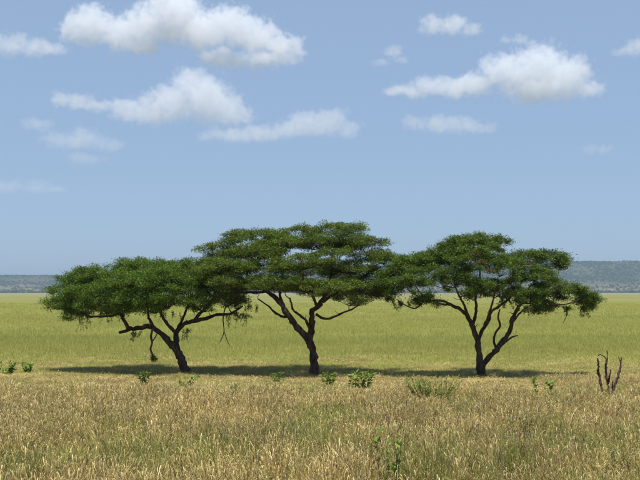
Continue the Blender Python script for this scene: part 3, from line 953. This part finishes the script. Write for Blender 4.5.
def cloud(label, lobes, base_y, density, seed, rag=1.0):
    """A body of vapour: rounded heads worn into billows by noise, over a flat base at 1000 m."""
    pr = random.Random(seed)
    Y = 1000.0 * F / (HORIZON - base_y)
    s = Y / F
    balls = []
    for (px, py, r, flat) in lobes:
        c = P(px, py, Y + pr.uniform(-.3, .3) * r * s)
        balls.append((c, r * s, r * s * flat))
        for k in range(2):
            q = pr.uniform(0.45, 0.65)
            d = Vector((pr.gauss(0, 1), pr.gauss(0, 1), abs(pr.gauss(0, .8)))).normalized() * r * s * 0.7
            balls.append((c + Vector((d.x, d.y, d.z * flat)), r * s * q, r * s * q * max(flat, .5)))
    rmean = sum(x[1] for x in balls) / len(balls)
    lo = Vector([min(c[i] - 1.5 * (rx, rx, rz)[i] for c, rx, rz in balls) for i in range(3)])
    hi = Vector([max(c[i] + 1.5 * (rx, rx, rz)[i] for c, rx, rz in balls) for i in range(3)])
    org = Vector(((lo.x + hi.x) / 2, (lo.y + hi.y) / 2, P(320, base_y, Y).z))
    me = bpy.data.volumes.new('cloud')
    me.materials.append(cloud_material(density * 0.8))
    o = bpy.data.objects.new('cloud', me)
    col.objects.link(o)
    o.location = org
    g = bpy.data.node_groups.new('cloud_vapour', 'GeometryNodeTree')
    g.interface.new_socket('Geometry', in_out='INPUT', socket_type='NodeSocketGeometry')
    g.interface.new_socket('Geometry', in_out='OUTPUT', socket_type='NodeSocketGeometry')
    N, L = g.nodes, g.links
    N.new('NodeGroupInput')
    go = N.new('NodeGroupOutput')
    pos = N.new('GeometryNodeInputPosition').outputs[0]
    def math_(op, a, b=None, c=None, clamp=False):
        n = N.new('ShaderNodeMath'); n.operation = op; n.use_clamp = clamp
        for i, v in enumerate((a, b, c)):
            if v is None: continue
            if hasattr(v, 'is_linked'): L.new(v, n.inputs[i])
            else: n.inputs[i].default_value = v
        return n.outputs[0]
    def vmath(op, a, b):
        n = N.new('ShaderNodeVectorMath'); n.operation = op
        L.new(a, n.inputs[0]); n.inputs[1].default_value = b
        return n.outputs['Value'] if op in ('LENGTH', 'DISTANCE') else n.outputs[0]
    # swirl the space a little so that the heads are not round
    wn_ = N.new('ShaderNodeTexNoise'); wn_.inputs['Scale'].default_value = 0.9 / rmean; wn_.inputs['Detail'].default_value = 2
    L.new(vmath('ADD', pos, (seed * 977.0, 0, 0)), wn_.inputs['Vector'])
    wv = N.new('ShaderNodeVectorMath'); wv.operation = 'MULTIPLY_ADD'
    L.new(wn_.outputs['Color'], wv.inputs[0]); wv.inputs[1].default_value = (rmean * 1.0,) * 3
    sub = vmath('SUBTRACT', pos, (rmean * .5,) * 3)
    L.new(sub, wv.inputs[2])
    wp = wv.outputs[0]
    acc = None
    for c, rx, rz in balls:
        q = vmath('MULTIPLY', vmath('SUBTRACT', wp, c - org), (1 / rx, 1 / rx, 1 / rz))
        d = math_('SUBTRACT', 1.0, vmath('LENGTH', q, (0, 0, 0)))
        acc = d if acc is None else math_('SMOOTH_MAX', acc, d, 0.3)
    def tex(scale, detail, rough, off):
        n = N.new('ShaderNodeTexNoise')
        n.inputs['Scale'].default_value = scale; n.inputs['Detail'].default_value = detail; n.inputs['Roughness'].default_value = rough
        L.new(vmath('ADD', pos, (off, seed * 311.0, 0)), n.inputs['Vector'])
        return n.outputs[0]
    n1 = math_('SUBTRACT', tex(1.5 / rmean, 7, 0.58, 0), 0.5)
    vo = N.new('ShaderNodeTexVoronoi'); vo.inputs['Scale'].default_value = 2.6 / rmean
    vo.feature = 'SMOOTH_F1'; vo.inputs['Detail'].default_value = 2.0; vo.inputs['Roughness'].default_value = 0.55
    L.new(wp, vo.inputs['Vector'])
    bil = math_('SUBTRACT', 0.42, vo.outputs['Distance'])
    f = math_('MULTIPLY_ADD', n1, 2.1 * rag, acc)
    f = math_('ADD', math_('MULTIPLY_ADD', bil, 0.6 * rag, f), 0.17)
    # flat base fading out downwards, crisper towards the heads
    sx = N.new('ShaderNodeSeparateXYZ'); L.new(pos, sx.inputs[0])
    zb = math_('MULTIPLY', math_('ADD', sx.outputs[2], 6 * s), 1 / (14 * s), clamp=True)
    zt = math_('MULTIPLY', sx.outputs[2], 1 / (55 * s), clamp=True)
    core = math_('MULTIPLY', f, math_('MULTIPLY_ADD', zt, 5.0, 1.1), clamp=True)
    thin = math_('MULTIPLY', math_('MULTIPLY', math_('ADD', f, 0.38), 1.3, clamp=True), 0.045)
    f = math_('MULTIPLY', math_('MAXIMUM', core, thin), zb)
    vc = N.new('GeometryNodeVolumeCube')
    L.new(f, vc.inputs['Density'])
    lo2, hi2 = lo - org, hi - org
    vc.inputs['Min'].default_value = lo2
    vc.inputs['Max'].default_value = hi2
    vx = 1.25 * s
    for i, nm in enumerate(('Resolution X', 'Resolution Y', 'Resolution Z')):
        vc.inputs[nm].default_value = max(8, int((hi2[i] - lo2[i]) / (vx if i != 1 else vx * 2.0)))
    sm = N.new('GeometryNodeSetMaterial')
    sm.inputs['Material'].default_value = me.materials[0]
    L.new(vc.outputs[0], sm.inputs[0])
    L.new(sm.outputs[0], go.inputs[0])
    md = o.modifiers.new('vapour', 'NODES'); md.node_group = g
    tag(o, label, 'cloud', 'scattered fair-weather clouds')
    return o

cloud('largest white cumulus cloud with several billowing heads', [(72, 32, 16, .8), (92, 26, 24, .8), (118, 34, 21, .8), (142, 28, 23, .8), (172, 16, 34, .85), (202, 32, 26, .8), (230, 27, 26, .85), (256, 37, 24, .8), (280, 46, 20, .7), (297, 50, 11, .7), (222, 60, 24, .4), (258, 62, 26, .38), (285, 60, 18, .4), (140, 46, 22, .5)], 70, 0.016, 1)
cloud('small flat-bottomed cloud trailing beside the largest cumulus', [(10, 46, 18, .7), (34, 48, 18, .6), (56, 50, 13, .5)], 62, 0.010, 2)
cloud('broad cumulus with one tall rounded head and thin tail', [(62, 99, 13, .6), (80, 102, 17, .5), (102, 106, 16, .45), (128, 111, 21, .55), (150, 113, 25, .6), (174, 104, 25, .8), (196, 94, 27, .9), (212, 105, 29, .75), (232, 117, 22, .5)], 130, 0.0075, 3)
cloud('long low cloud with a small raised end', [(212, 137, 18, .3), (236, 136, 24, .3), (262, 134, 26, .33), (288, 130, 24, .45), (306, 125, 22, .65), (328, 124, 23, .65), (347, 129, 16, .6)], 145, 0.0045, 4)
cloud('faint ragged cloud low in the sky under the tailed cumulus', [(36, 124, 16, .4), (60, 141, 22, .4), (84, 139, 20, .6), (108, 145, 17, .5), (88, 161, 22, .3)], 165, 0.0022, 5)
cloud('small bright puff high above the forked tree', [(433, 26, 15, .7), (452, 26, 17, .65), (471, 30, 13, .55)], 38, 0.014, 6)
cloud('small thin puff beside the bright one', [(506, 40, 9, .5), (520, 40, 11, .55), (531, 43, 8, .4)], 48, 0.011, 7)
cloud('thin ragged wisp of cloud', [(380, 63, 11, .35), (394, 52, 10, .8), (402, 60, 8, .6)], 68, 0.010, 8)
cloud('bright domed cumulus with long thin tail', [(394, 92, 14, .35), (412, 90, 19, .36), (434, 88, 22, .36), (458, 88, 24, .4), (478, 84, 21, .55), (491, 68, 15, .9), (512, 74, 23, .9), (540, 70, 29, .9), (566, 80, 27, .85), (588, 91, 15, .7), (535, 92, 34, .4)], 105, 0.012, 9)
cloud('low thin cloud under the domed cumulus', [(416, 123, 15, .55), (440, 125, 22, .45), (464, 126, 21, .45), (486, 129, 13, .4)], 137, 0.0048, 10)
cloud('bright cloud beyond the domed cumulus with only its edge showing', [(620, 53, 11, .5), (640, 48, 16, .7), (662, 50, 18, .7)], 60, 0.010, 11)
cloud('very faint small cloud low above the ridge', [(590, 150, 11, .5), (604, 150, 11, .5)], 158, 0.0024, 12)
cloud('faint hazy streak of cloud near the horizon', [(5, 188, 22, .35), (35, 188, 20, .3), (55, 190, 14, .3)], 200, 0.0012, 13)

# ------------------------------------------------------------------ haze
def haze():
    m, nt, N, L, out = new_mat('haze_air')
    v = N.new('ShaderNodeVolumePrincipled')
    v.inputs['Color'].default_value = (0.35, 0.465, 0.64, 1)
    v.inputs['Density'].default_value = 1.25e-4
    v.inputs['Anisotropy'].default_value = 0.0
    L.new(v.outputs[0], out.inputs['Volume'])
    me = bpy.data.meshes.new('haze')
    bm = bmesh.new()
    bmesh.ops.create_cube(bm, size=1.0)
    bm.to_mesh(me); bm.free()
    me.materials.append(m)
    o = bpy.data.objects.new('haze', me)
    col.objects.link(o)
    o.scale = (29000, 28000, 214)
    o.location = (0, 600, 104)
    tag(o, 'pale blue haze over the distant plain', None, None, 'stuff')
haze()
